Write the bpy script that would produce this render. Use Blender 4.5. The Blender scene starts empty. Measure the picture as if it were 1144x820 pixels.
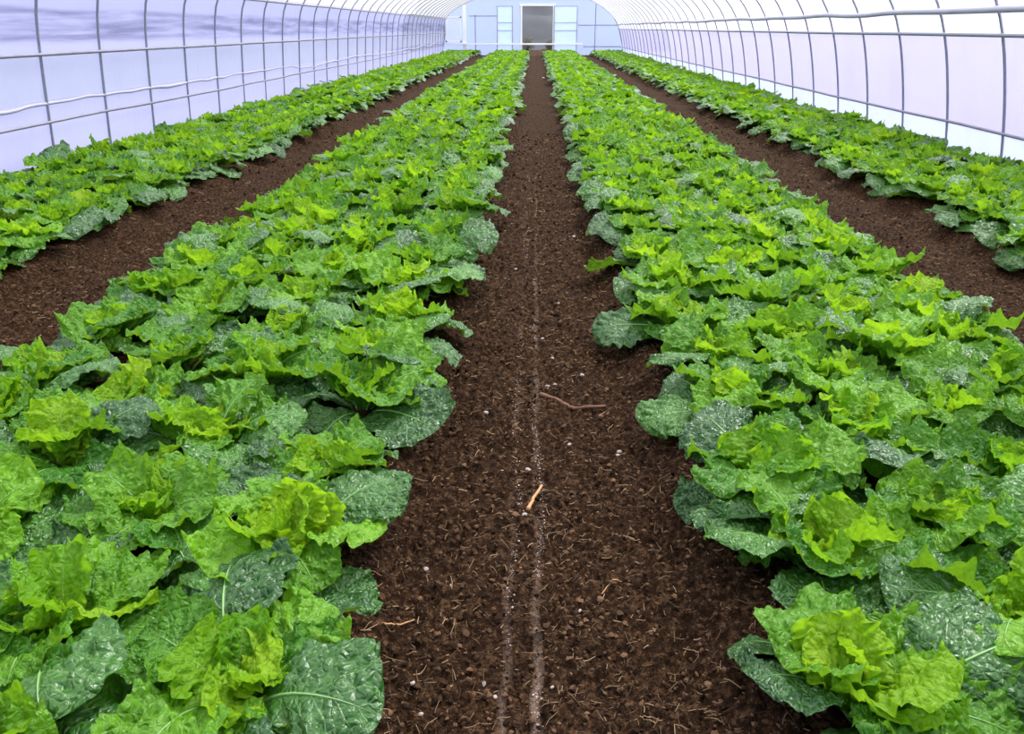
import bpy, math, random
import numpy as np
from mathutils import Matrix, Vector

R = math.radians
rng = random.Random(11)
nrng = np.random.default_rng(5)
SC = bpy.context.scene
COL = SC.collection

# ------------------------------------------------------------------ camera
W, H = 1144, 820
F = 900.0
CAMH = 1.30
PITCH = math.atan(379.0 / F)
YAW = math.atan(26.0 * math.cos(PITCH) / F)
cam = bpy.data.cameras.new('camera')
cam.sensor_width = 36.0
cam.lens = F / W * 36.0
cam.clip_end = 400
camo = bpy.data.objects.new('camera', cam)
COL.objects.link(camo)
camo.location = (0, 0, CAMH)
camo.rotation_euler = (math.pi / 2 - PITCH, 0, YAW)
SC.camera = camo
CM = (Matrix.Translation(camo.location) @ camo.rotation_euler.to_matrix().to_4x4())
CMI = CM.inverted()


def project(p):
    q = CMI @ Vector(p)
    zc = -q.z
    if zc < 0.05:
        return None
    return W / 2 + F * q.x / zc, H / 2 - F * q.y / zc, zc


def at(px, py, h=0.0):
    d = CM.to_3x3() @ Vector(((px - W / 2) / F, -(py - H / 2) / F, -1))
    t = (h - CAMH) / d.z
    return Vector((0, 0, CAMH)) + d * t


# ------------------------------------------------------------------ noise
def _hash(ix, iy, iz, seed):
    n = (ix * 374761393 + iy * 668265263 + iz * 2147483647 + seed * 1274126177) & 0xFFFFFFFF
    n = ((n ^ (n >> 13)) * 1274126177) & 0xFFFFFFFF
    n = ((n ^ (n >> 16)) * 2246822519) & 0xFFFFFFFF
    n = n ^ (n >> 15)
    return (n & 0xFFFFFF) / float(0xFFFFFF)


def vnoise(x, y, z=0.0, seed=0):
    x, y, z = np.broadcast_arrays(np.asarray(x, float), np.asarray(y, float), np.asarray(z, float))
    ix, iy, iz = np.floor(x).astype(np.int64), np.floor(y).astype(np.int64), np.floor(z).astype(np.int64)
    fx, fy, fz = x - ix, y - iy, z - iz
    fx, fy, fz = [t * t * t * (t * (t * 6 - 15) + 10) for t in (fx, fy, fz)]
    r = 0
    for dx in (0, 1):
        for dy in (0, 1):
            for dz in (0, 1):
                w = (fx if dx else 1 - fx) * (fy if dy else 1 - fy) * (fz if dz else 1 - fz)
                r = r + w * _hash(ix + dx, iy + dy, iz + dz, seed)
    return r * 2 - 1


def fbm(x, y, z=0.0, seed=0, oct=4, gain=0.5):
    a, f, s = 1.0, 1.0, 0
    for o in range(oct):
        s = s + a * vnoise(np.asarray(x) * f, np.asarray(y) * f, np.asarray(z) * f, seed + o * 7)
        a *= gain
        f *= 2.03
    return s


# ------------------------------------------------------------------ mesh helpers
def mesh_np(name, co, quads=None, tris=None, smooth=True, uv=None, attrs=None, mats=(), mat_idx=None):
    me = bpy.data.meshes.new(name)
    co = np.asarray(co, np.float32)
    loops, starts, n = [], [], 0
    if quads is not None and len(quads):
        q = np.asarray(quads, np.int32)
        loops.append(q.ravel())
        starts.append(np.arange(len(q)) * 4)
        n += len(q) * 4
    if tris is not None and len(tris):
        t = np.asarray(tris, np.int32)
        loops.append(t.ravel())
        starts.append(n + np.arange(len(t)) * 3)
    loops = np.concatenate(loops).astype(np.int32)
    starts = np.concatenate(starts).astype(np.int32)
    me.vertices.add(len(co))
    me.vertices.foreach_set('co', co.ravel())
    me.loops.add(len(loops))
    me.loops.foreach_set('vertex_index', loops)
    me.polygons.add(len(starts))
    me.polygons.foreach_set('loop_start', starts)
    if mat_idx is not None:
        me.polygons.foreach_set('material_index', np.asarray(mat_idx, np.int32))
    me.update(calc_edges=True)
    me.polygons.foreach_set('use_smooth', np.full(len(starts), smooth, dtype=bool))
    if uv is not None:
        l = me.uv_layers.new(name='uv')
        l.data.foreach_set('uv', np.asarray(uv, np.float32)[loops].ravel())
    for k, v in (attrs or {}).items():
        a = me.attributes.new(k, 'FLOAT', 'POINT')
        a.data.foreach_set('value', np.asarray(v, np.float32))
    for m in mats:
        me.materials.append(m)
    me.validate()
    return me


def link(name, me, parent=None):
    o = bpy.data.objects.new(name, me)
    COL.objects.link(o)
    if parent is not None:
        o.parent = parent
    return o


def tag(o, label=None, cat=None, group=None, kind=None):
    if label:
        o['label'] = label
    if cat:
        o['category'] = cat
    if group:
        o['group'] = group
    if kind:
        o['kind'] = kind
    return o


def grid_quads(nu, nv, off=0):
    i, j = np.meshgrid(np.arange(nv - 1), np.arange(nu - 1), indexing='ij')
    a = (i * nu + j).ravel() + off
    return np.stack([a, a + 1, a + nu + 1, a + nu], 1)


class MB:
    """collects tubes and boxes into one mesh"""
    def __init__(self):
        self.co, self.q, self.n = [], [], 0

    def add(self, co, q):
        co = np.asarray(co, float)
        self.co.append(co)
        self.q.append(np.asarray(q, int) + self.n)
        self.n += len(co)

    def tube(self, pts, rad, seg=8):
        pts = np.asarray(pts, float)
        n = len(pts)
        rad = np.full(n, rad) if np.isscalar(rad) else np.asarray(rad, float)
        tan = np.gradient(pts, axis=0)
        tan /= np.linalg.norm(tan, axis=1)[:, None] + 1e-12
        up = np.array([0, 0, 1.0]) if abs(tan[:, 2]).mean() < 0.8 else np.array([0, 1.0, 0])
        a = np.cross(tan, up)
        a /= np.linalg.norm(a, axis=1)[:, None] + 1e-12
        b = np.cross(tan, a)
        th = np.linspace(0, 2 * math.pi, seg, endpoint=False)
        ring = pts[:, None] + rad[:, None, None] * (np.cos(th)[None, :, None] * a[:, None] + np.sin(th)[None, :, None] * b[:, None])
        co = ring.reshape(-1, 3)
        q = []
        for i in range(n - 1):
            for k in range(seg):
                k2 = (k + 1) % seg
                q.append((i * seg + k, i * seg + k2, (i + 1) * seg + k2, (i + 1) * seg + k))
        co = np.vstack([co, pts[0], pts[-1]])
        c0, c1 = n * seg, n * seg + 1
        for k in range(0, seg, 2):
            q.append((c0, (k + 2) % seg, k + 1, k))
            e = (n - 1) * seg
            q.append((c1, e + k, e + k + 1, e + (k + 2) % seg))
        self.add(co, q)

    def box(self, lo, hi):
        x0, y0, z0 = lo
        x1, y1, z1 = hi
        co = [(x0, y0, z0), (x1, y0, z0), (x1, y1, z0), (x0, y1, z0), (x0, y0, z1), (x1, y0, z1), (x1, y1, z1), (x0, y1, z1)]
        self.add(co, [(0, 3, 2, 1), (4, 5, 6, 7), (0, 1, 5, 4), (1, 2, 6, 5), (2, 3, 7, 6), (3, 0, 4, 7)])

    def build(self, name, mat, parent=None, smooth=True, origin=None):
        co = np.vstack(self.co)
        if origin is not None:
            co = co - np.asarray(origin, float)
        o = link(name, mesh_np(name, co, np.vstack(self.q), smooth=smooth, mats=[mat]), parent)
        if origin is not None:
            o.location = origin
        return o


# ------------------------------------------------------------------ materials
def new_mat(name):
    m = bpy.data.materials.new(name)
    m.use_nodes = True
    nt = m.node_tree
    nt.nodes.clear()
    return m, nt


class NT:
    def __init__(self, nt):
        self.nt = nt

    def n(self, t, **kw):
        nd = self.nt.nodes.new(t)
        for k, v in kw.items():
            if k in nd.inputs:
                nd.inputs[k].default_value = v
            else:
                setattr(nd, k, v)
        return nd

    def l(self, a, b):
        self.nt.links.new(a, b)

    def math(self, op, a, b=None, c=None, clamp=False):
        nd = self.nt.nodes.new('ShaderNodeMath')
        nd.operation = op
        nd.use_clamp = clamp
        for i, v in enumerate((a, b, c)):
            if v is None:
                continue
            if isinstance(v, (int, float)):
                nd.inputs[i].default_value = v
            else:
                self.l(v, nd.inputs[i])
        return nd.outputs[0]

    def mix(self, f, a, b, mode='MIX'):
        nd = self.nt.nodes.new('ShaderNodeMix')
        nd.data_type = 'RGBA'
        nd.blend_type = mode
        for s, v in ((nd.inputs[0], f), (nd.inputs[6], a), (nd.inputs[7], b)):
            if isinstance(v, (int, float)):
                s.default_value = v
            elif isinstance(v, tuple):
                s.default_value = v if len(v) == 4 else (*v, 1)
            else:
                self.l(v, s)
        return nd.outputs[2]

    def ramp(self, f, stops):
        nd = self.nt.nodes.new('ShaderNodeValToRGB')
        el = nd.color_ramp.elements
        while len(el) < len(stops):
            el.new(0.5)
        for e, (p, c) in zip(el, stops):
            e.position = p
            e.color = (*c, 1) if len(c) == 3 else c
        self.l(f, nd.inputs[0])
        return nd.outputs[0]

    def noise(self, vec, scale, detail=3, rough=0.55, dist=0.0):
        nd = self.n('ShaderNodeTexNoise', Scale=scale, Detail=detail, Roughness=rough, Distortion=dist)
        if vec is not None:
            self.l(vec, nd.inputs['Vector'])
        return nd.outputs[0]


def leaf_mat(name, ca, cb, trans, rough, far=False, spec=0.5):
    m, nt = new_mat(name)
    t = NT(nt)
    att = t.n('ShaderNodeAttribute', attribute_name='tone')
    att.attribute_type = 'GEOMETRY' if far else 'OBJECT'
    tone = att.outputs['Fac']
    obj = t.n('ShaderNodeTexCoord').outputs['Object']
    base = t.mix(tone, ca, cb)
    big = t.noise(obj, 14 if not far else 9, 2)
    base = t.mix(t.math('MULTIPLY', big, 0.55), base, tuple(c * 0.55 for c in ca))
    h = t.noise(obj, 75 if not far else 40, 3, 0.6)
    if not far:
        uvn = t.n('ShaderNodeUVMap')
        sep = t.n('ShaderNodeSeparateXYZ')
        t.l(uvn.outputs[0], sep.inputs[0])
        u = t.math('ABSOLUTE', t.math('SUBTRACT', sep.outputs[0], 0.5))
        v = sep.outputs[1]
        # main vein, tapering to the tip
        wmid = t.math('MULTIPLY', t.math('SUBTRACT', 1.12, v), 0.030)
        mid = t.math('SUBTRACT', 1.0, t.math('DIVIDE', u, wmid), clamp=True)
        # side veins sweeping up and out
        wob = t.math('MULTIPLY', t.math('SUBTRACT', t.noise(obj, 22, 1), 0.5), 0.09)
        ph = t.math('ADD', t.math('SUBTRACT', v, t.math('MULTIPLY', t.math('POWER', u, 0.8), 0.62)), wob)
        saw = t.math('PINGPONG', ph, 0.062)
        wv = t.math('MULTIPLY', t.math('SUBTRACT', 0.56, u), 0.020)
        side = t.math('SUBTRACT', 1.0, t.math('DIVIDE', saw, wv), clamp=True)
        side = t.math('MULTIPLY', side, 0.55)
        # fine net
        vor = t.n('ShaderNodeTexVoronoi', Scale=62.0)
        vor.feature = 'DISTANCE_TO_EDGE'
        wv2 = t.n('ShaderNodeVectorMath', operation='ADD')
        nz = t.n('ShaderNodeTexNoise', Scale=45.0, Detail=1.0)
        t.l(obj, nz.inputs['Vector'])
        sc2 = t.n('ShaderNodeVectorMath', operation='SCALE')
        sc2.inputs['Scale'].default_value = 0.016
        t.l(nz.outputs['Color'], sc2.inputs[0])
        t.l(obj, wv2.inputs[0])
        t.l(sc2.outputs[0], wv2.inputs[1])
        t.l(wv2.outputs[0], vor.inputs['Vector'])
        net = t.math('SUBTRACT', 1.0, t.math('MULTIPLY', vor.outputs['Distance'], 9.0), clamp=True)
        vein = t.math('MAXIMUM', mid, side)
        vein = t.math('MAXIMUM', vein, t.math('MULTIPLY', net, 0.22))
        pale = tuple(min(1, c * 0.45 + k) for c, k in zip(cb, (0.20, 0.30, 0.13)))
        base = t.mix(t.math('MULTIPLY', vein, 0.75), base, pale)
        h = t.math('ADD', t.math('MULTIPLY', h, 0.55), t.math('MULTIPLY', t.math('MINIMUM', vor.outputs['Distance'], 0.40), 1.5))
        h = t.math('SUBTRACT', h, t.math('MULTIPLY', t.math('MAXIMUM', mid, side), 0.30))
    bump = t.n('ShaderNodeBump', Strength=0.75, Distance=0.009)
    t.l(h, bump.inputs['Height'])
    p = t.n('ShaderNodeBsdfPrincipled', Roughness=rough + (0.14 if far else 0.02))
    p.inputs['Specular IOR Level'].default_value = spec
    t.l(base, p.inputs['Base Color'])
    t.l(bump.outputs[0], p.inputs['Normal'])
    tr = t.n('ShaderNodeBsdfTranslucent')
    t.l(t.mix(0.45, base, (0.35, 0.62, 0.02)), tr.inputs['Color'])
    mx = t.n('ShaderNodeMixShader', Fac=trans)
    t.l(p.outputs[0], mx.inputs[1])
    t.l(tr.outputs[0], mx.inputs[2])
    out = t.n('ShaderNodeOutputMaterial')
    t.l(mx.outputs[0], out.inputs[0])
    return m


LC = {  # base colour range of old, middle and young leaves
    'outer': ((0.013, 0.080, 0.009), (0.072, 0.235, 0.013), 0.20, 0.30, 0.58),
    'middle': ((0.036, 0.170, 0.005), (0.195, 0.450, 0.009), 0.36, 0.36, 0.36),
    'young': ((0.110, 0.325, 0.005), (0.420, 0.640, 0.009), 0.50, 0.42, 0.26),
}
M_LEAF = {k: leaf_mat('leaf_' + k, v[0], v[1], v[2], v[3], False, v[4]) for k, v in LC.items()}
M_FAR = {k: leaf_mat('distant_leaf_' + k, v[0], v[1], v[2], v[3], True, v[4]) for k, v in LC.items()}


def plain(name, col, rough=0.5, metal=0.0, var=0.25, scale=30.0, bump=0.2, spec=0.5):
    m, nt = new_mat(name)
    t = NT(nt)
    obj = t.n('ShaderNodeTexCoord').outputs['Object']
    n = t.noise(obj, scale, 3)
    c = t.mix(n, tuple(x * (1 - var) for x in col), tuple(min(1, x * (1 + var)) for x in col))
    p = t.n('ShaderNodeBsdfPrincipled', Roughness=rough, Metallic=metal)
    p.inputs['Specular IOR Level'].default_value = spec
    t.l(c, p.inputs['Base Color'])
    b = t.n('ShaderNodeBump', Strength=bump, Distance=0.004)
    t.l(n, b.inputs['Height'])
    t.l(b.outputs[0], p.inputs['Normal'])
    out = t.n('ShaderNodeOutputMaterial')
    t.l(p.outputs[0], out.inputs[0])
    return m


M_RIB = plain('pale_midrib', (0.17, 0.34, 0.09), 0.4, var=0.12)
M_PIPE = plain('galvanised_pipe', (0.26, 0.27, 0.34), 0.45, 0.35, var=0.2)
M_RUST = plain('dull_rail', (0.24, 0.23, 0.30), 0.55, 0.3, var=0.35, scale=6)
M_WHITE = plain('white_paint', (0.86, 0.87, 0.92), 0.5, var=0.05)
M_TWIG = plain('bare_twig', (0.42, 0.21, 0.09), 0.7, var=0.3, scale=60)
M_ROOT = plain('brown_root', (0.13, 0.055, 0.03), 0.8, var=0.35, scale=60)
M_PEBBLE = plain('pale_pebble', (0.34, 0.28, 0.25), 0.7, var=0.25, scale=40)
M_BUSH = plain('bush_leaf', (0.15, 0.135, 0.11), 0.7, var=0.4, scale=3)
M_BARK = plain('bush_bark', (0.09, 0.07, 0.06), 0.9)
M_HILL = plain('hill_scrub', (0.030, 0.033, 0.046), 0.9, var=0.45, scale=0.6)
M_OUT = plain('outside_ground', (0.24, 0.23, 0.27), 0.9, var=0.12, scale=0.4)


def film_mat(name, col, clear, streak_lo=None, streak_hi=None, streak_amt=0.0, gloss=0.08):
    """milky polyethylene: part clear, part scattering; horizontal darker streaks between two heights"""
    m, nt = new_mat(name)
    t = NT(nt)
    g = t.n('ShaderNodeNewGeometry').outputs['Position']
    mp = t.n('ShaderNodeMapping')
    mp.inputs['Scale'].default_value = (0.3, 0.35, 7.0)
    t.l(g, mp.inputs[0])
    streak = t.noise(mp.outputs[0], 1.6, 4, 0.6, 0.3)
    blot = t.noise(g, 1.3, 3)
    fac = t.math('MULTIPLY', t.math('SUBTRACT', blot, 0.5), 0.22)
    if streak_lo is not None:
        sep = t.n('ShaderNodeSeparateXYZ')
        t.l(g, sep.inputs[0])
        z = sep.outputs[2]
        a = t.math('DIVIDE', t.math('SUBTRACT', z, streak_lo), 0.06, clamp=True)
        b = t.math('DIVIDE', t.math('SUBTRACT', streak_hi, z), 0.06, clamp=True)
        band = t.math('MULTIPLY', a, b)
        st = t.math('MULTIPLY', t.math('SUBTRACT', streak, 0.36), 3.2, clamp=True)
        fac = t.math('ADD', fac, t.math('MULTIPLY', t.math('MULTIPLY', band, st), streak_amt))  # darkens the film colour in horizontal streaks within the band
    fac = t.math('MAXIMUM', fac, 0.0)
    c = t.mix(fac, col, tuple(x * y for x, y in zip(col, (0.50, 0.50, 0.56))))
    bump = t.n('ShaderNodeBump', Strength=0.35, Distance=0.03)
    mp2 = t.n('ShaderNodeMapping')
    mp2.inputs['Scale'].default_value = (3, 3.0, 0.8)
    t.l(g, mp2.inputs[0])
    t.l(t.noise(mp2.outputs[0], 2.2, 3, 0.5, 0.6), bump.inputs['Height'])
    tl = t.n('ShaderNodeBsdfTranslucent')
    t.l(c, tl.inputs['Color'])
    t.l(bump.outputs[0], tl.inputs['Normal'])
    df = t.n('ShaderNodeBsdfDiffuse')
    t.l(c, df.inputs['Color'])
    t.l(bump.outputs[0], df.inputs['Normal'])
    tp = t.n('ShaderNodeBsdfTransparent')
    t.l(c, tp.inputs['Color'])
    m1 = t.n('ShaderNodeMixShader', Fac=0.30)
    t.l(tl.outputs[0], m1.inputs[1])
    t.l(df.outputs[0], m1.inputs[2])
    m2 = t.n('ShaderNodeMixShader', Fac=clear)
    t.l(m1.outputs[0], m2.inputs[1])
    t.l(tp.outputs[0], m2.inputs[2])
    out = t.n('ShaderNodeOutputMaterial')
    t.l(m2.outputs[0], out.inputs[0])
    return m


M_ROOF = film_mat('roof_film', (0.97, 0.97, 0.99), 0.55)
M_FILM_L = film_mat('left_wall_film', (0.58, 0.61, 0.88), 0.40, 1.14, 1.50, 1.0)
M_FILM_R = film_mat('right_wall_film', (0.90, 0.89, 0.97), 0.45)
M_CURT = film_mat('right_curtain_film', (0.54, 0.53, 0.72), 0.55)
M_SKIRT_L = film_mat('left_skirt_film', (0.90, 0.90, 0.99), 0.25)
M_SKIRT_R = film_mat('right_skirt_film', (0.60, 0.67, 0.83), 0.35)
M_NET = film_mat('side_net', (0.80, 0.82, 0.85), 0.35)
M_BACK = film_mat('end_wall_film', (0.48, 0.58, 0.93), 0.30)
M_PANEL = film_mat('door_panel_film', (0.93, 0.98, 0.96), 0.30)
M_ROLL = plain('rolled_film', (0.36, 0.36, 0.48), 0.5, var=0.15, scale=4)
M_FOLD = plain('folded_white_film', (0.36, 0.35, 0.46), 0.45, var=0.06, scale=5)


def soil_mat():
    m, nt = new_mat('soil')
    t = NT(nt)
    g = t.n('ShaderNodeNewGeometry').outputs['Position']
    n1 = t.noise(g, 3.0, 4, 0.6)
    n2 = t.noise(g, 55.0, 4, 0.7)
    c = t.ramp(n2, [(0.34, (0.004, 0.0022, 0.0012)), (0.50, (0.030, 0.0150, 0.0075)), (0.68, (0.150, 0.080, 0.040))])
    c = t.mix(t.math('MULTIPLY', n1, 0.45), c, (0.040, 0.0180, 0.0080))
    # two pale drip lines along the path
    sep = t.n('ShaderNodeSeparateXYZ')
    t.l(g, sep.inputs[0])
    x, y = sep.outputs[0], sep.outputs[1]
    mp = t.n('ShaderNodeMapping')
    mp.inputs['Scale'].default_value = (0.0, 1.0, 0.0)
    t.l(g, mp.inputs[0])
    wob = t.math('MULTIPLY', t.math('SUBTRACT', t.noise(mp.outputs[0], 3.0, 3, 0.6), 0.5), 0.05)
    xx = t.math('ADD', x, wob)
    mp2 = t.n('ShaderNodeMapping')
    mp2.inputs['Scale'].default_value = (9.0, 2.6, 0.0)
    t.l(g, mp2.inputs[0])
    dash = t.math('MULTIPLY', t.math('SUBTRACT', t.noise(mp2.outputs[0], 1.0, 4, 0.75), 0.44), 5.0, clamp=True)
    grain = t.math('MULTIPLY', t.math('SUBTRACT', t.noise(g, 130.0, 2, 0.6), 0.38), 4.0, clamp=True)
    msk = None
    for x0, wd, s in ((0.018, 0.013, 1.0), (-0.052, 0.012, 0.6)):
        l = t.math('SUBTRACT', 1.0, t.math('DIVIDE', t.math('ABSOLUTE', t.math('SUBTRACT', xx, x0)), wd), clamp=True)
        l = t.math('MULTIPLY', t.math('MULTIPLY', t.math('MULTIPLY', t.math('POWER', l, 0.7), t.math('MAXIMUM', dash, t.math('MULTIPLY', t.math('SUBTRACT', 2.0, y), 1.6, clamp=True))), t.math('MAXIMUM', grain, t.math('MULTIPLY', t.math('SUBTRACT', 2.0, y), 0.9, clamp=True))), s)
        msk = l if msk is None else t.math('MAXIMUM', msk, l)
    # only between the near and middle stretch of the path
    fade = t.math('DIVIDE', t.math('SUBTRACT', 8.5, y), 3.0, clamp=True)
    msk = t.math('MULTIPLY', msk, fade)
    c = t.mix(t.math('MULTIPLY', msk, 0.85), c, (0.36, 0.25, 0.19))
    p = t.n('ShaderNodeBsdfPrincipled', Roughness=0.85)
    p.inputs['Specular IOR Level'].default_value = 0.06
    t.l(c, p.inputs['Base Color'])
    b = t.n('ShaderNodeBump', Strength=1.0, Distance=0.03)
    h = t.math('ADD', t.noise(g, 38.0, 5, 0.75), t.math('MULTIPLY', t.noise(g, 140.0, 3, 0.7), 0.4))
    t.l(h, b.inputs['Height'])
    t.l(b.outputs[0], p.inputs['Normal'])
    out = t.n('ShaderNodeOutputMaterial')
    t.l(p.outputs[0], out.inputs[0])
    return m


def crumb_mat(name, a, b_, rough=0.9):
    m, nt = new_mat(name)
    t = NT(nt)
    att = t.n('ShaderNodeAttribute', attribute_name='tone')
    p = t.n('ShaderNodeBsdfPrincipled', Roughness=rough)
    p.inputs['Specular IOR Level'].default_value = 0.06
    t.l(t.mix(att.outputs['Fac'], a, b_), p.inputs['Base Color'])
    out = t.n('ShaderNodeOutputMaterial')
    t.l(p.outputs[0], out.inputs[0])
    return m


M_SOIL = soil_mat()
M_CRUMB = crumb_mat('soil_crumb', (0.010, 0.0050, 0.0028), (0.135, 0.076, 0.042))
M_STRAW = crumb_mat('straw_fibre', (0.030, 0.016, 0.009), (0.30, 0.20, 0.115))
M_GRIT = crumb_mat('pale_grit', (0.20, 0.14, 0.115), (0.52, 0.43, 0.38))

# ------------------------------------------------------------------ ground
YEND = 44.0
XL, XR = 4.68, 4.45
PROFILE = [(0, 1.0), (.5, .985), (1.1, .955), (1.5, .925), (1.8, .88), (2.2, .77), (2.6, .60), (2.95, .38), (3.15, .18), (3.22, 0)]
PH = np.array([p[0] for p in PROFILE])
PF = np.array([p[1] for p in PROFILE])
PFL = np.array([1, .994, .984, .976, .960, .85, .66, .41, .19, 0])
BEDS = [(-4.42, -2.74), (-2.02, -0.34), (0.38, 1.95), (2.74, 4.30)]


def bed_h(x):
    x = np.asarray(x, float)
    h = np.zeros_like(x)
    for a, b in BEDS:
        h = np.maximum(h, np.clip((x - a + 0.03) / 0.14, 0, 1) * np.clip((b - x + 0.03) / 0.14, 0, 1))
    return 0.07 * h * h * (3 - 2 * h)


def soil_h(x, y):
    x, y = np.asarray(x, float), np.asarray(y, float)
    return bed_h(x) + 0.014 * fbm(x * 5, y * 5, 0, 3, 3) + 0.020 * np.abs(fbm(x * 24, y * 24, 0, 9, 3)) + 0.007 * vnoise(x * 75, y * 75, 0, 21) \
        - 0.016 * np.exp(-((x - 0.02) / 0.12) ** 2)


xs = np.unique(np.concatenate([np.linspace(-4.9, -2.7, 60), np.linspace(-2.8, -1.95, 90), np.linspace(-1.95, -0.4, 60),
                               np.linspace(-0.45, 0.55, 150), np.linspace(0.55, 1.9, 50), np.linspace(1.9, 2.85, 80), np.linspace(2.85, 4.6, 50)]))
ys = [-1.2]
while ys[-1] < 1.0:
    ys.append(ys[-1] + 0.1)
while ys[-1] < YEND + 10:
    ys.append(ys[-1] + max(0.008, 0.0028 * ys[-1] ** 1.35))
ys = np.array(ys)
X, Y = np.meshgrid(xs, ys)
floor = link('floor', mesh_np('floor', np.stack([X, Y, soil_h(X, Y)], -1).reshape(-1, 3), grid_quads(len(xs), len(ys)), mats=[M_SOIL]))
tag(floor, 'dark brown tilled soil floor with raised beds and bare walking paths', kind='structure')

mb = MB()
mb.add([(-90, -40, -0.12), (90, -40, -0.12), (90, 140, -0.12), (-90, 140, -0.12)], [(0, 1, 2, 3)])
tag(mb.build('ground', M_OUT), 'pale bare ground outside the greenhouse film', kind='structure')

# ------------------------------------------------------------------ soil crumbs, straw, grit
_t = (1 + 5 ** .5) / 2
ICO = np.array([(-1, _t, 0), (1, _t, 0), (-1, -_t, 0), (1, -_t, 0), (0, -1, _t), (0, 1, _t), (0, -1, -_t), (0, 1, -_t), (_t, 0, -1), (_t, 0, 1), (-_t, 0, -1), (-_t, 0, 1)]) / 1.9
ICT = np.array([(0, 11, 5), (0, 5, 1), (0, 1, 7), (0, 7, 10), (0, 10, 11), (1, 5, 9), (5, 11, 4), (11, 10, 2), (10, 7, 6), (7, 1, 8), (3, 9, 4), (3, 4, 2), (3, 2, 6), (3, 6, 8), (3, 8, 9), (4, 9, 5), (2, 4, 11), (6, 2, 10), (8, 6, 7), (9, 8, 1)])


def scatter_pos(n, regions):
    """regions: (weight, x0, x1, y0, y1); denser close by"""
    w = np.array([r[0] for r in regions], float)
    pick = nrng.choice(len(regions), n, p=w / w.sum())
    r = np.array([r[1:] for r in regions])[pick]
    x = r[:, 0] + nrng.random(n) * (r[:, 1] - r[:, 0])
    y = r[:, 2] * (r[:, 3] / r[:, 2]) ** (nrng.random(n) ** 1.15)
    return x, y


AISLES = [(5, -0.52, 0.58, 1.1, 11), (1.6, -2.85, -1.9, 2.4, 14), (1.3, 1.85, 2.85, 2.8, 14)]


def lumps(name, mat, x, y, size, sink=0.35, tone=None):
    n = len(x)
    a = nrng.random(n) * 6.283
    sc = size[:, None] * (0.65 + 0.7 * nrng.random((n, 3)))
    sc[:, 2] *= 0.75
    v = ICO[None] * (0.45 + 1.0 * nrng.random((n, 12, 1))) * sc[:, None]
    ca, sa = np.cos(a)[:, None], np.sin(a)[:, None]
    vx, vy = v[..., 0] * ca - v[..., 1] * sa, v[..., 0] * sa + v[..., 1] * ca
    z = soil_h(x, y) + size * sink
    co = np.stack([vx + x[:, None], vy + y[:, None], v[..., 2] + z[:, None]], -1).reshape(-1, 3)
    tr = (ICT[None] + (np.arange(n) * 12)[:, None, None]).reshape(-1, 3)
    tn = np.repeat(nrng.random(n) if tone is None else tone, 12)
    return link(name, mesh_np(name, co, tris=tr, smooth=False, attrs={'tone': tn}, mats=[mat]))


x, y = scatter_pos(34000, AISLES)
size = 0.0016 + 0.0075 * nrng.random(len(x)) ** 4.0
size = size * (0.7 + 0.12 * y)
tag(lumps('soil_crumbs', M_CRUMB, x, y, size, tone=nrng.random(len(x)) ** 1.6), 'loose dark brown soil crumbs covering the paths', 'soil', kind='stuff')

n = 3000
y = 1.15 * (8.0 / 1.15) ** nrng.random(n)
ln = nrng.random(n) < 0.68
x = np.where(ln, 0.018, -0.052) + nrng.normal(0, 0.006, n) - 0.025 * vnoise(0.3, y * 3, 0, 77)
keep = (vnoise(np.where(ln, 3.0, 9.0), y * 2.6, 0, 51) > -0.12)
x, y = x[keep], y[keep]
tag(lumps('pale_grit', M_GRIT, x, y, (0.0008 + 0.0019 * nrng.random(len(x)) ** 2) * (0.75 + 0.1 * y), tone=nrng.random(len(x))), 'pale mineral grit in two thin dashed lines along the path', 'grit', kind='stuff')

n = 11000
x, y = scatter_pos(n, AISLES)
a = nrng.random(n) * 6.283
L = (0.007 + 0.038 * nrng.random(n) ** 2.2)
wd = 0.0005 + 0.0008 * nrng.random(n)
wd *= 0.7 + 0.14 * y
bend = nrng.normal(0, 0.22, n)
co, q = [], []
tt = np.linspace(-.5, .5, 4)
px = x[:, None] + L[:, None] * (tt * np.cos(a)[:, None] - (tt ** 2) * bend[:, None] * np.sin(a)[:, None])
py = y[:, None] + L[:, None] * (tt * np.sin(a)[:, None] + (tt ** 2) * bend[:, None] * np.cos(a)[:, None])
pz = soil_h(px, py)
pz = pz.mean(1, keepdims=True) * .6 + pz * .4 + 0.003 + 0.004 * nrng.random((n, 1)) + (L * nrng.normal(0, .18, n))[:, None] * tt
nx, ny = -np.sin(a)[:, None] * wd[:, None], np.cos(a)[:, None] * wd[:, None]
v = np.stack([np.stack([px - nx, py - ny, pz - wd[:, None] * .8], -1), np.stack([px, py, pz + wd[:, None]], -1), np.stack([px + nx, py + ny, pz - wd[:, None] * .8], -1)], 2)
co = v.reshape(-1, 3)
base = (np.arange(n) * 12)[:, None]
qq = np.concatenate([base + np.array([[3 * i + j, 3 * i + j + 1, 3 * i + j + 4, 3 * i + j + 3]]) for i in range(3) for j in range(2)], 0)
tag(link('straw_fibres', mesh_np('straw_fibres', co, qq, attrs={'tone': np.repeat(nrng.random(n) ** 2.8, 12)}, mats=[M_STRAW])),
    'thin broken straw and root fibres strewn over the bare paths', 'straw', kind='stuff')


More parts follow.
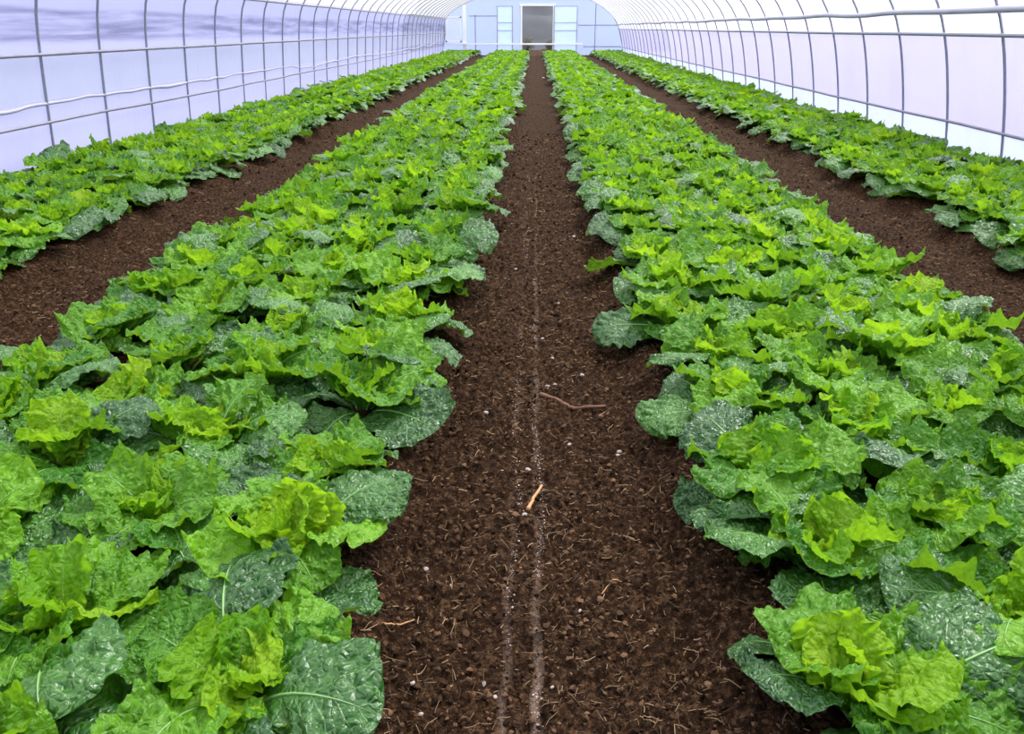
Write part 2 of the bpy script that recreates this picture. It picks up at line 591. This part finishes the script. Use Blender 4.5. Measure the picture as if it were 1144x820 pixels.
# single twigs, roots and pebbles that the photo shows on the path
def stick(name, mat, pix, r, label, cat, lift=0.006):
    P = []
    for (u, v_) in pix:
        p = at(u, v_, 0.0)
        P.append((p.x, p.y, float(soil_h(p.x, p.y)) + lift))
    P = np.array(P)
    tt = np.linspace(0, 1, 14)
    k = np.linspace(0, 1, len(P))
    pts = np.stack([np.interp(tt, k, P[:, i]) for i in range(3)], 1)
    pts[1:-1] = (pts[:-2] + 2 * pts[1:-1] + pts[2:]) / 4
    pts += 0.0016 * np.stack([vnoise(tt * 9, i, 0, 31) for i in range(3)], 1)
    rr = r * (1 - 0.45 * tt) * (1 + 0.22 * vnoise(tt * 12, 1, 0, 8))
    m_ = MB()
    m_.tube(pts, rr, 8)
    return tag(m_.build(name, mat, origin=P[0]), label, cat)


stick('broken_twig', M_TWIG, [(590, 574), (596, 561), (605, 545)], 0.0062, 'short orange-brown broken twig lying beside the pale grit line', 'twig')
stick('dead_root', M_ROOT, [(604, 440), (622, 448), (640, 457), (656, 461), (676, 458)], 0.0085, 'thick reddish brown root lying across the path, running to the right bed', 'root', 0.003)
stick('dry_stalk', M_TWIG, [(429, 712), (447, 705), (463, 697)], 0.0024, 'thin pale dry stalk on the soil by the nearest left plants', 'stalk')
stick('dry_stalk', M_TWIG, [(672, 667), (684, 659), (694, 655)], 0.0020, 'thin grey dry stalk near the bed right of the path', 'stalk')

PEB = [(612, 428, 9), (586, 580, 9), (590, 524, 10), (543, 461, 9), (648, 511, 8), (620, 428, 6), (636, 496, 7), (650, 421, 7), (476, 638, 9), (540, 759, 10),
       (461, 765, 9), (553, 775, 9), (617, 762, 7), (504, 655, 6), (561, 530, 7), (692, 505, 8), (690, 511, 6), (617, 400, 6), (641, 267, 6), (606, 374, 6), (607, 89, 5),
       (576, 300, 5), (624, 340, 5), (470, 797, 9), (648, 683, 7)]
ico = None
for i, (u, v_, s) in enumerate(PEB):
    p = at(u, v_, 0.0)
    zc = project(p)[2]
    r = s * 0.36 * zc / F
    z = float(soil_h(p.x, p.y))
    # twice subdivided pebble with its own dents
    vs = [Vector(c).normalized() for c in ICO]
    fs = [tuple(f) for f in ICT]
    for _ in range(2):
        mp_, nf = {}, []
        def mid(a_, b_):
            k = (min(a_, b_), max(a_, b_))
            if k not in mp_:
                vs.append(((vs[a_] + vs[b_]) / 2).normalized())
                mp_[k] = len(vs) - 1
            return mp_[k]
        for a_, b_, c_ in fs:
            d, e, f = mid(a_, b_), mid(b_, c_), mid(c_, a_)
            nf += [(a_, d, f), (b_, e, d), (c_, f, e), (d, e, f)]
        fs = nf
    vv = np.array(vs)
    vv *= (1 + 0.22 * vnoise(vv[:, 0] * 1.7, vv[:, 1] * 1.7, vv[:, 2] * 1.7 + i * 5, 40))[:, None]
    vv *= np.array([1.0, 0.75, 0.62]) * r
    o = link('pebble', mesh_np('pebble', vv, tris=fs, mats=[M_PEBBLE]))
    o.location = (p.x, p.y, z + r * 0.3)
    o.rotation_euler = (0, 0, rng.random() * 6)
    tag(o, 'small pale pebble lying on the brown soil of the middle path', 'pebble', 'pale pebbles on the middle path')


# ------------------------------------------------------------------ leaves
def leaf_geo(cls, seed, nu, nv, detail=True):
    r = random.Random(seed)
    q0 = np.linspace(0, 1, nv)
    s = 1 - (1 - q0) ** 1.35
    if cls == 'outer':
        Ln, Wd, a0, a1, cup = r.uniform(.28, .345), r.uniform(.112, .140), R(r.uniform(36, 52)), R(r.uniform(-55, -26)), r.uniform(-.9, .6)
        ruf, frq, bl = r.uniform(.009, .017), r.uniform(2.2, 3.6), .0060
    elif cls == 'middle':
        Ln, Wd, a0, a1, cup = r.uniform(.23, .29), r.uniform(.090, .115), R(r.uniform(58, 72)), R(r.uniform(-45, 0)), r.uniform(-.3, 1.1)
        ruf, frq, bl = r.uniform(.012, .020), r.uniform(3, 5), .0075
    else:
        Ln, Wd, a0, a1, cup = r.uniform(.15, .22), r.uniform(.058, .085), R(r.uniform(76, 92)), R(r.uniform(-15, 45)), r.uniform(.1, 1.6)
        ruf, frq, bl = r.uniform(.010, .017), r.uniform(3.5, 6), .0065
    t = np.clip((s - .10) / .90, 0, 1)
    w = t ** .75 * np.sqrt(np.clip(1 - t ** 3.6, 0, 1))
    w = w / w.max() * Wd + .010 * (1 - t) + .0015
    sd = seed * 3.7
    a = a0 + (a1 - a0) * s ** 1.25 + 0.16 * vnoise(s * 3.0, sd, 0, 5)
    ds = Ln * np.diff(s)
    mx = np.concatenate([[0], np.cumsum(np.cos(a[:-1]) * ds)])
    mz = np.concatenate([[0], np.cumsum(np.sin(a[:-1]) * ds)])
    my = 0.03 * r.uniform(-1, 1) * s ** 2
    u = np.linspace(-1, 1, nu)
    u = np.sign(u) * np.abs(u) ** 0.9
    S, U = np.meshgrid(s, u, indexing='ij')
    A = np.abs(U)
    side = np.sign(U)
    Wm = w[:, None] * (1 + 0.11 * fbm(S * 5, side * 3 + sd, 0, 13, 2))
    if detail:
        Wm = Wm * (1 + 0.035 * A * np.sin(S * 70 + 9 * vnoise(S * 8, side + sd, 0, 2)))
    c = cup * (0.5 + 0.5 * S)
    c = np.where(np.abs(c) < .05, .05, c)
    d = A * Wm
    ang = c * A
    lat = side * np.sin(ang) / c * Wm
    up = (1 - np.cos(ang)) / c * Wm
    ramp = np.clip((S - .12) / .3, 0, 1)
    ph = 2 * math.pi * frq * S + side * 1.7 + sd + 2.2 * vnoise(S * 4, side * 2 + sd, 0, 17)
    ramp = ramp * np.clip(Wm / (.55 * Wd), 0, 1) ** 1.5
    up = up + ruf * ramp * A ** 1.7 * np.sin(ph)
    if detail:
        up = up + ruf * .36 * ramp * A ** 3 * np.sin(ph * 2.7 + 1 + 2 * vnoise(S * 7, side, sd, 41))
    # puckers between the side veins and blisters
    gx, gy = lat * 55, S * Ln * 55
    pk = np.abs(np.sin(math.pi * (S - .32 * A ** .8) / .124))
    up = up + bl * 1.3 * ramp * (pk - .5) * np.minimum(1, A * 3) * (1 - .3 * A)
    up = up + bl * 1.35 * ramp * fbm(gx, gy, sd, 23, 3 if detail else 1) * np.minimum(1, A * 3.5)
    up = up - .006 * np.exp(-(A / .10) ** 2) * (1 - S)
    # the tip edge folds over here and there
    tang = ruf * .4 * A ** 3 * np.cos(ph) * np.clip(Wm / (.55 * Wd), 0, 1)
    X_ = mx[:, None] - np.sin(a)[:, None] * up + np.cos(a)[:, None] * tang
    Y_ = my[:, None] + lat
    Z_ = mz[:, None] + np.cos(a)[:, None] * up + np.sin(a)[:, None] * tang
    co = np.stack([X_, Y_, Z_], -1).reshape(-1, 3)
    uv = np.stack([U * .5 + .5, S], -1).reshape(-1, 2)
    rib = np.stack([X_[:, nu // 2], Y_[:, nu // 2], Z_[:, nu // 2]], 1)
    return co, uv, rib


LIB, RIBS = {}, {}
NVAR = 12
for cls in ('outer', 'middle', 'young'):
    LIB[cls], RIBS[cls] = [], []
    for k in range(NVAR):
        nu, nv = (41, 58)
        co, uv, rib = leaf_geo(cls, 100 * len(LIB) + k, nu, nv)
        LIB[cls].append(mesh_np(cls + '_leaf', co, grid_quads(nu, nv), uv=uv, mats=[M_LEAF[cls]]))
        m_ = MB()
        sl = rib[::4] + np.array([0, 0, .0012])
        sl = sl[: int(len(sl) * .86)]
        rad = np.interp(np.linspace(0, 1, len(sl)), [0, .25, 1], [.0058, .0034, .0005]) * (1.0 if cls == 'outer' else .75)
        m_.tube(sl, rad, 6)
        RIBS[cls].append(mesh_np('midrib', np.vstack(m_.co), np.vstack(m_.q), mats=[M_RIB]))

FARLIB = {}
for lod, (nu, nv) in enumerate(((11, 15), (7, 9))):
    for cls in ('outer', 'middle', 'young'):
        FARLIB[lod, cls] = [leaf_geo(cls, 100 * (('outer', 'middle', 'young').index(cls) + 1) + k, nu, nv, False)[0] for k in range(NVAR)]

# ------------------------------------------------------------------ plants
ROWS = [  # x, bed, row words
    (-0.565, 'bed left of the path', 'path-edge row'), (-0.995, 'bed left of the path', 'second row from path'),
    (-1.365, 'bed left of the path', 'third row from path'), (-1.73, 'bed left of the path', 'aisle-edge row'),
    (0.655, 'bed right of the path', 'path-edge row'), (1.01, 'bed right of the path', 'second row from path'),
    (1.36, 'bed right of the path', 'third row from path'), (1.69, 'bed right of the path', 'aisle-edge row'),
    (-3.02, 'bed by the left wall', 'aisle-edge row'), (-3.39, 'bed by the left wall', 'second row from aisle'),
    (-3.76, 'bed by the left wall', 'third row from aisle'), (-4.13, 'bed by the left wall', 'wall-side row'),
    (3.02, 'bed by the right wall', 'aisle-edge row'), (3.38, 'bed by the right wall', 'second row from aisle'),
    (3.70, 'bed by the right wall', 'third row from aisle'), (4.00, 'bed by the right wall', 'wall-side row'),
]
SP = 0.43
plants = []
for ri, (rx, bed, rowname) in enumerate(ROWS):
    y0 = 0.72 + (SP / 2 if ri % 2 else 0)
    k = 0
    while y0 + k * SP < YEND - 0.4:
        px = rx + rng.uniform(-.045, .045)
        py = y0 + k * SP + rng.uniform(-.06, .06)
        k += 1
        pr = project((px, py, 0.2))
        if pr is None:
            continue
        m = 0.30 * F / pr[2]
        vis = -m < pr[0] < W + m and -m < pr[1] < H + m
        near_vis = -m * 2.2 - 120 < pr[0] < W + 120 + m * 2.2 and pr[1] < H + 1.6 * m
        plants.append(dict(row=ri, x=px, y=py, zc=pr[2], vis=vis, near=near_vis, young=rng.random(), size=rng.uniform(.86, 1.14), rot=rng.uniform(0, 6.283)))
vis = sorted([p for p in plants if p['vis']], key=lambda p: p['zc'])
single = vis[:300]
ids = {id(p) for p in single}
rest = [p for p in plants if id(p) not in ids and p['near']]


def leaf_plan(p, r):
    """the rosette: class, variant, yaw, tilt, scale, base offset, tone"""
    n_out, n_mid, n_yng = r.randint(5, 7), r.randint(6, 8), r.randint(5, 7)
    out, ang = [], p['rot']
    base_tone = p['young']
    for cls, cnt in (('outer', n_out), ('middle', n_mid), ('young', n_yng)):
        for i in range(cnt):
            ang += 2.39996 + r.uniform(-.25, .25)
            if cls == 'outer':
                ang = p['rot'] + i * 6.283 / n_out + r.uniform(-.3, .3)
            tilt = R(r.uniform(-14, 14))
            sc = p['size'] * r.uniform(.78, 1.15)
            off = {'outer': .022, 'middle': .014, 'young': .006}[cls]
            z = {'outer': .014, 'middle': .018, 'young': .024}[cls]
            tone = min(1, max(0, .30 + .55 * (base_tone - .35) + r.uniform(-.4, .42)))
            roll = R(r.uniform(-24, 24))
            out.append((cls, r.randrange(NVAR), ang, tilt, roll, sc, off, z, tone))
    return out


def leaf_matrix(l):
    cls, var, ang, tilt, roll, sc, off, z, tone = l
    return Matrix.Rotation(ang, 4, 'Z') @ Matrix.Translation((off, 0, z)) @ Matrix.Rotation(-tilt, 4, 'Y') @ Matrix.Rotation(roll, 4, 'X') @ Matrix.Scale(sc, 4)


UNITS = 'first second third fourth fifth sixth seventh eighth ninth tenth eleventh twelfth thirteenth fourteenth fifteenth sixteenth seventeenth eighteenth nineteenth twentieth'.split()


def ordinal(n):
    if n < 20:
        return UNITS[n]
    tens, u = divmod(n + 1, 10)
    tn = {2: ('twenty', 'twentieth'), 3: ('thirty', 'thirtieth'), 4: ('forty', 'fortieth')}[tens]
    return tn[1] if u == 0 else tn[0] + '-' + UNITS[u - 1]


count = {}
for p in sorted(single, key=lambda p: (p['row'], p['y'])):
    p['idx'] = count.get(p['row'], 0)
    count[p['row']] = p['idx'] + 1
for pi, p in enumerate(single):
    r = random.Random(9000 + pi)
    e = bpy.data.objects.new('cabbage_plant', None)
    COL.objects.link(e)
    e.empty_display_size = .1
    e.location = (p['x'], p['y'], float(bed_h(p['x'])) - 0.004)
    rx, bed, rowname = ROWS[p['row']]
    tonew = 'yellowish green' if p['young'] > .7 else ('deep green' if p['young'] < .3 else 'bright green')
    tag(e, f"{tonew} cabbage, {ordinal(p['idx'])} from front, {rowname}, {bed}", 'cabbage', 'leafy cabbages planted in rows')
    for l in leaf_plan(p, r):
        cls = l[0]
        o = link(cls + '_leaf', LIB[cls][l[1]], e)
        o.matrix_local = leaf_matrix(l)
        o['tone'] = l[8]
        if pi < 100 and cls != 'young':
            link('midrib', RIBS[cls][l[1]], o)

# the rest of the rows, too many to count, as one object
CO, QD, TN, MI, off = [], [], [], [], 0
CI = {'outer': 0, 'middle': 1, 'young': 2}
gq = {0: grid_quads(11, 15), 1: grid_quads(7, 9)}
for pi, p in enumerate(rest):
    r = random.Random(50000 + pi)
    lod = 0 if p['zc'] < 14 else 1
    base = np.array((p['x'], p['y'], float(bed_h(p['x'])) - 0.004))
    for l in leaf_plan(p, r):
        M = np.array(leaf_matrix(l))
        co = FARLIB[lod, l[0]][l[1]] @ M[:3, :3].T + M[:3, 3] + base
        CO.append(co)
        QD.append(gq[lod] + off)
        off += len(co)
        TN.append(np.full(len(co), l[8]))
        MI.append(np.full(len(gq[lod]), CI[l[0]]))
o = link('cabbage_foliage', mesh_np('cabbage_foliage', np.vstack(CO), np.vstack(QD), attrs={'tone': np.concatenate(TN)}, mats=[M_FAR[k] for k in ('outer', 'middle', 'young')], mat_idx=np.concatenate(MI)))
tag(o, 'dense distant cabbage rows running on to the far end wall', 'cabbage', kind='stuff')


# ------------------------------------------------------------------ greenhouse shell
def half_x(h, sidew):
    return sidew * np.interp(h, PH, PF)


# a smooth hoop: spline through the profile
def hoop_curve(n=64):
    pts = [(-XL * f, h) for h, f in zip(PH, PFL)] + [(XR * f, h) for h, f in PROFILE[::-1][1:]]
    P = np.array(pts)
    d = np.concatenate([[0], np.cumsum(np.linalg.norm(np.diff(P, axis=0), axis=1))])
    tt = np.linspace(0, d[-1], n)
    x, z = np.interp(tt, d, P[:, 0]), np.interp(tt, d, P[:, 1])
    for _ in range(3):
        x[1:-1] = (x[:-2] + 2 * x[1:-1] + x[2:]) / 4
        z[1:-1] = (z[:-2] + 2 * z[1:-1] + z[2:]) / 4
    return x, z


HX, HZ = hoop_curve(80)
itop = int(np.argmax(HZ))


def wall_x(h, side):
    if side < 0:
        return float(np.interp(h, HZ[:itop + 1], HX[:itop + 1]))
    return float(np.interp(h, HZ[itop:][::-1], HX[itop:][::-1]))


HOOPY = [7.92 + 1.115 * k for k in range(-1, 33)]
hoop_me = None
for i, hy in enumerate(HOOPY):
    if hoop_me is None:
        m_ = MB()
        m_.tube(np.stack([HX, np.zeros_like(HX), HZ - 0.03], 1), 0.0135, 8)
        hoop_me = mesh_np('hoop_pipe', np.vstack(m_.co), np.vstack(m_.q), mats=[M_PIPE])
    o = link('hoop_pipe', hoop_me)
    o.location = (0, hy, 0)
    if i == 0:
        lab = 'arched grey steel hoop pipe, nearest the camera, at the edge of view'
    elif i < 20:
        lab = f'arched grey steel hoop pipe, {ordinal(i - 1)} in view along the walls'
    else:
        lab = 'thin arched grey hoop pipe crowded near the far end wall'
    tag(o, lab, 'hoop', 'steel hoops carrying the film' if i < 20 else 'far hoops near the end wall')


def film(name, hs, side, mat, offs=0.0, y0=-1.0, y1=YEND, amp=0.010, parent=None, seed=0, ny=150):
    """a strip of film along a wall, sagging a little between the hoops"""
    ysf = np.linspace(y0, y1, ny)
    xs_ = np.array([wall_x(h, side) + side * offs for h in hs])
    Yg, Hg = np.meshgrid(ysf, hs, indexing='ij')
    Xg = np.broadcast_to(xs_[None], Yg.shape)
    wv = amp * fbm(Yg * 1.7, Hg * 1.1, 0, seed, 3)
    co = np.stack([Xg + side * np.abs(wv), Yg, Hg], -1).reshape(-1, 3)
    return link(name, mesh_np(name, co, grid_quads(len(hs), ny), mats=[mat]), parent)


wl = film('wall_left', np.linspace(-0.1, 1.70, 14), -1, M_FILM_L, 0.015, seed=1)
tag(wl, 'milky lavender film side wall to the left, with darker horizontal streaks', kind='structure')
film('skirt_film', np.linspace(-0.06, 0.47, 8), -1, M_SKIRT_L, -0.004, amp=.012, parent=wl, seed=2)
film('vent_net', np.linspace(0.66, 1.07, 6), -1, M_NET, 0.006, amp=.004, parent=wl, seed=3)
ysf = np.linspace(-1, YEND, 300)
m_ = MB()
zz = 0.60 + 0.055 * vnoise(ysf * .45, 2.2, 0, 61) + .012 * vnoise(ysf * 3, 1, 0, 62)
m_.tube(np.stack([[wall_x(h, -1) + .0 for h in zz], ysf, zz], 1), 0.016 + .007 * vnoise(ysf * 1.3, 7, 0, 63), 8)
m_.build('film_fold', M_FOLD, wl)
wr = film('wall_right', np.linspace(-0.1, 1.46, 12), 1, M_FILM_R, 0.015, seed=4)
tag(wr, 'bright milky white film side wall to the right', kind='structure')
film('curtain_film', np.linspace(0.37, 1.235, 9), 1, M_CURT, 0.004, amp=.008, parent=wr, seed=8)
film('skirt_film', np.linspace(-0.06, 0.39, 7), 1, M_SKIRT_R, -0.004, amp=.012, parent=wr, seed=5)
# roof
sel = [i for i in range(len(HX)) if (HZ[i] > 1.60 if i <= itop else HZ[i] > 1.40)]
rx_, rz_ = HX[sel], HZ[sel]
ysf = np.linspace(-1.0, YEND, 120)
Yg, _ = np.meshgrid(ysf, rx_, indexing='ij')
co = np.stack([np.broadcast_to(rx_ * 1.006, Yg.shape), Yg, np.broadcast_to(rz_ + 0.012, Yg.shape)], -1).reshape(-1, 3)
tag(link('ceiling', mesh_np('ceiling', co, grid_quads(len(rx_), len(ysf)), mats=[M_ROOF])), 'white arched greenhouse roof film', kind='structure')


def rail(name, side, h, rad, mat, label, inset=0.05, wob=0.004, cat='rail'):
    yy = np.linspace(6.2, YEND - .05, 120)
    hh = h + wob * vnoise(yy * .8, h * 7, 0, 71)
    m2 = MB()
    m2.tube(np.stack([[wall_x(a, side) - side * inset for a in hh], yy, hh], 1), rad, 8)
    return tag(m2.build(name, mat), label, cat, 'lengthwise rails tied to the hoops')


rail('lower_rail', -1, .47, .014, M_RUST, 'thin grey lowest rail along the left film wall above the skirt', wob=.012)
rail('middle_rail', -1, 1.07, .016, M_RUST, 'grey middle rail along the left film wall above the net band')
rail('shoulder_rail', -1, 1.70, .015, M_RUST, 'grey top rail at the shoulder of the left film wall')
rail('lower_rail', 1, .39, .014, M_RUST, 'thin dark lowest rail along the right film wall above the skirt', wob=.008)
rail('middle_rail', 1, 1.235, .018, M_PIPE, 'grey middle rail along the bright right film wall')
tag(rail('film_roll', 1, 1.45, .030, M_ROLL, 'lavender rolled-up film curtain along the top of the right wall', .055, .012, 'curtain roll'), group='rolled film')
for k, (xx, zz) in enumerate(((-2.6, None), (0.0, None), (2.4, None))):
    i = int(np.argmin(np.abs(HX - xx)))
    m_ = MB()
    m_.tube(np.array([(HX[i], yv, HZ[i] - .065) for yv in np.linspace(6.2, YEND - .05, 30)]), .013, 8)
    tag(m_.build('roof_purlin', M_PIPE), ('grey roof purlin under the left slope of the arched roof', 'grey ridge purlin under the top of the arched roof', 'grey roof purlin under the right slope of the arched roof')[k], 'purlin', 'lengthwise roof purlins')

# ------------------------------------------------------------------ end wall
YB = YEND
DX0, DX1, DZ = -0.68, 0.90, 2.30
edge = [(float(a), float(b)) for a, b in zip(HX, HZ)]


def top_z(x):
    return float(np.interp(x, HX[2:-2], HZ[2:-2]))


def back_panel(x0, x1, z0, z1=None, n=14):
    xs_ = np.linspace(x0, x1, n)
    zt = np.array([top_z(v) if z1 is None else min(z1, top_z(v)) for v in xs_])
    zt = np.maximum(zt, z0 + .01)
    lv = np.linspace(0, 1, 6)
    co = np.array([(v, YB, z0 + (zt[i] - z0) * k) for k in lv for i, v in enumerate(xs_)])
    return co, grid_quads(n, 6)


m_ = MB()
m_.add(*back_panel(-XL + .02, DX0, 0))
m_.add(*back_panel(DX1, XR - .02, 0))
m_.add(*back_panel(DX0, DX1, DZ))
wb = m_.build('wall_back', M_BACK)
tag(wb, 'pale blue film end wall with an open doorway at its middle', kind='structure')


def bar(name, lo, hi, mat, label, cat='frame bar', group=None, parent=None):
    m2 = MB()
    m2.box(lo, hi)
    o = m2.build(name, mat, parent, smooth=False)
    bv = o.modifiers.new('edge', 'BEVEL')
    bv.width = .006
    bv.segments = 2
    if label:
        tag(o, label, cat, group)
    return o


def sheet(name, x0, x1, z0, z1, y, mat, parent):
    m2 = MB()
    m2.box((x0, y, z0), (x1, y + .02, z1))
    return m2.build(name, mat, parent, smooth=False)


def px_x(px):   # picture column to X on the end wall
    d = CM.to_3x3() @ Vector(((px - W / 2) / F, -(30 - H / 2) / F, -1))
    return d.x / d.y * YB


xs_ = np.linspace(-XL + .02, XR - .02, 40)
zt = np.maximum([top_z(v) for v in xs_], .02)
co = np.array([(v, -1.0, zt[i] * k) for k in np.linspace(0, 1, 8) for i, v in enumerate(xs_)])
tag(link('wall_front', mesh_np('wall_front', co, grid_quads(40, 8), mats=[M_BACK])), 'unseen pale film end wall added behind the camera', kind='structure')  # unseen, added to cut the open-sky light on the near plants

# doors: a sliding leaf to each side of the opening
for k, (a, b, lab) in enumerate(((px_x(555), px_x(573), 'pale sliding film door leaf to the left of the opening'), (DX1 + .02, px_x(645), 'pale cyan sliding film door leaf to the right of the opening'))):
    e = bpy.data.objects.new(f'door_{k + 1}', None)
    COL.objects.link(e)
    e.location = ((a + b) / 2, YB - .08, 0.02)
    tag(e, lab, kind='structure')
    w2 = (b - a) / 2
    m2 = MB()
    for xx in (-w2, w2 - .05):
        m2.box((xx, -.02, 0), (xx + .05, .02, DZ))
    for z in (0, 1.13, 1.50, DZ - .05):
        m2.box((-w2 + .05, -.018, z), (w2 - .05, .018, z + .035))
    m2.build('door_frame', M_PANEL if 0 else M_ROLL, e, smooth=False)
    m2 = MB()
    m2.box((-w2 + .02, .022, .02), (w2 - .02, .03, DZ - .02))
    m2.build('door_film', M_PANEL, e, smooth=False)
bar('door_post', (DX0 - .06, YB - .05, 0), (DX0 + .02, YB + .03, DZ), M_WHITE, 'white post at the left side of the doorway opening', 'post', 'doorway posts')
bar('door_post', (DX1 - .02, YB - .05, 0), (DX1 + .08, YB + .03, DZ), M_WHITE, 'white post at the right side of the doorway opening', 'post', 'doorway posts')
bar('door_lintel', (DX0 - .1, YB - .05, DZ), (DX1 + .1, YB + .03, DZ + .07), M_WHITE, 'white lintel bar across the top of the doorway', 'lintel')
bar('cross_bar', (px_x(496), YB - .16, .50), (px_x(652), YB - .10, .58), M_WHITE, 'long white bar crossing the end wall and its doorway', 'bar')
bar('end_rail', (px_x(652), YB - .05, .40), (XR * .98, YB - .02, .44), M_RUST, 'thin grey low rail on the end wall right of the doorway', 'rail')
bar('upper_end_rail', (px_x(646), YB - .05, 1.40), (XR * .94, YB - .02, 1.44), M_RUST, 'thin grey upper rail on the end wall right of the doorway', 'rail')
xx = px_x(665)
bar('end_post', (xx - .02, YB - .05, 0), (xx + .02, YB - .01, top_z(xx) - .03), M_RUST, 'thin grey upright on the end wall right of the doorway', 'post')
xx = px_x(519)
bar('end_post', (xx - .09, YB - .06, 0), (xx + .09, YB - .01, top_z(xx) - .03), M_WHITE, 'broad white upright on the end wall beside its framed window', 'post')
xx = px_x(531)
bar('end_post', (xx - .02, YB - .05, 0), (xx + .02, YB - .01, 1.9), M_RUST, 'thin grey upright between white upright and left door leaf', 'post')
bar('upper_end_rail', (px_x(524), YB - .05, 1.82), (px_x(555), YB - .02, 1.86), M_RUST, 'thin grey upper rail on the end wall left of the doorway', 'rail')
# framed window in the left corner
e = bpy.data.objects.new('window_1', None)
COL.objects.link(e)
e.location = (px_x(506.5), YB - .04, .62)
tag(e, 'white framed film window in the left corner of the end wall', kind='structure')
ww = (px_x(516) - px_x(498)) / 2
m2 = MB()
m2.box((-ww, -.03, 0), (-ww + .07, .02, 1.2))
m2.box((ww - .07, -.03, 0), (ww, .02, 1.2))
m2.box((-ww, -.03, 1.13), (ww, .02, 1.2))
m2.box((-ww, -.03, 0), (ww, .02, .07))
m2.build('window_frame', M_WHITE, e, smooth=False)
m2 = MB()
m2.box((-ww + .05, -.005, .05), (ww - .05, .005, 1.15))
m2.build('window_film', M_SKIRT_L, e, smooth=False)

# ------------------------------------------------------------------ outside the doorway
xs_ = np.linspace(-9, 9, 90)
ysf = np.linspace(56, 110, 40)
Xg, Yg = np.meshgrid(xs_, ysf)
Zg = -0.3 + 9.0 * np.clip((Yg - 57) / 30, 0, 1) ** .8 + .8 * fbm(Xg * .2, Yg * .2, 0, 90, 3) * np.clip((Yg - 57) / 6, 0, 1)
tag(link('hill', mesh_np('hill', np.stack([Xg, Yg, Zg], -1).reshape(-1, 3), grid_quads(90, 40), mats=[M_HILL])), 'dull grey wooded hillside beyond the far doorway', kind='structure')
for k, (bx, by, bh, lab) in enumerate(((-.45, 52, 1.0, 'low tan bush behind the doorway, to its left'), (.95, 53, .8, 'low tan bush behind the doorway, to its right'))):
    e = bpy.data.objects.new('bush', None)
    COL.objects.link(e)
    e.location = (bx, by, -.12)
    tag(e, lab, 'bush', 'bushes beyond the doorway')
    n = 1500
    d = nrng.normal(size=(n, 3))
    d /= np.linalg.norm(d, axis=1)[:, None]
    rr = nrng.random(n) ** .33
    c = d * rr[:, None] * np.array([.42 * bh, .4 * bh, bh / 2.2]) * (1 + .25 * vnoise(d[:, 0] * 2, d[:, 1] * 2, d[:, 2] * 2 + k, 5))[:, None] + np.array([0, 0, bh * .52])
    a = nrng.normal(size=(n, 3))
    a /= np.linalg.norm(a, axis=1)[:, None]
    b = np.cross(a, d + .01)
    b /= np.linalg.norm(b, axis=1)[:, None]
    s = (.02 + .03 * nrng.random(n))[:, None]
    co = np.stack([c - a * s, c - b * s * .5, c + a * s, c + b * s * .5], 1).reshape(-1, 3)
    link('crown', mesh_np('crown', co, np.arange(n * 4).reshape(-1, 4), mats=[M_BUSH]), e)
    m2 = MB()
    m2.tube([(0, 0, 0), (.03, 0, bh * .3), (-.02, .02, bh * .6)], [.06, .045, .02], 8)
    m2.build('stem', M_BARK, e)

# ------------------------------------------------------------------ light
w = bpy.data.worlds.new('overcast')
SC.world = w
w.use_nodes = True
nt = w.node_tree
nt.nodes.clear()
t = NT(nt)
g = t.n('ShaderNodeTexCoord').outputs['Generated']
sep = t.n('ShaderNodeSeparateXYZ')
t.l(g, sep.inputs[0])
c = t.ramp(sep.outputs[2], [(0.0, (.40, .395, .50)), (.12, (.50, .50, .60)), (.45, (.92, .94, 1.0)), (1.0, (1, 1, 1))])
bg = t.n('ShaderNodeBackground', Strength=1.9)
t.l(c, bg.inputs[0])
t.l(bg.outputs[0], t.n('ShaderNodeOutputWorld').inputs[0])
sun = bpy.data.lights.new('sun', 'SUN')
sun.energy = 7.0
sun.angle = R(24)
sun.color = (1.0, .98, .94)
so = bpy.data.objects.new('sun', sun)
COL.objects.link(so)
so.location = (20, 20, 20)
so.rotation_euler = Vector((-0.52, -0.62, -1.05)).to_track_quat('-Z', 'Y').to_euler()

SC.view_settings.view_transform = 'Standard'
SC.view_settings.look = 'None'
SC.view_settings.gamma = 1.0
SC.view_settings.use_curve_mapping = False
SC.view_settings.exposure = 0.12
SC.cycles.max_bounces = 10
SC.cycles.diffuse_bounces = 5
SC.cycles.glossy_bounces = 3
SC.cycles.transmission_bounces = 6
SC.cycles.transparent_max_bounces = 12
SC.cycles.use_denoising = True
print('PLANTS', len(vis), len(rest), max(p['zc'] for p in single), len(SC.objects))
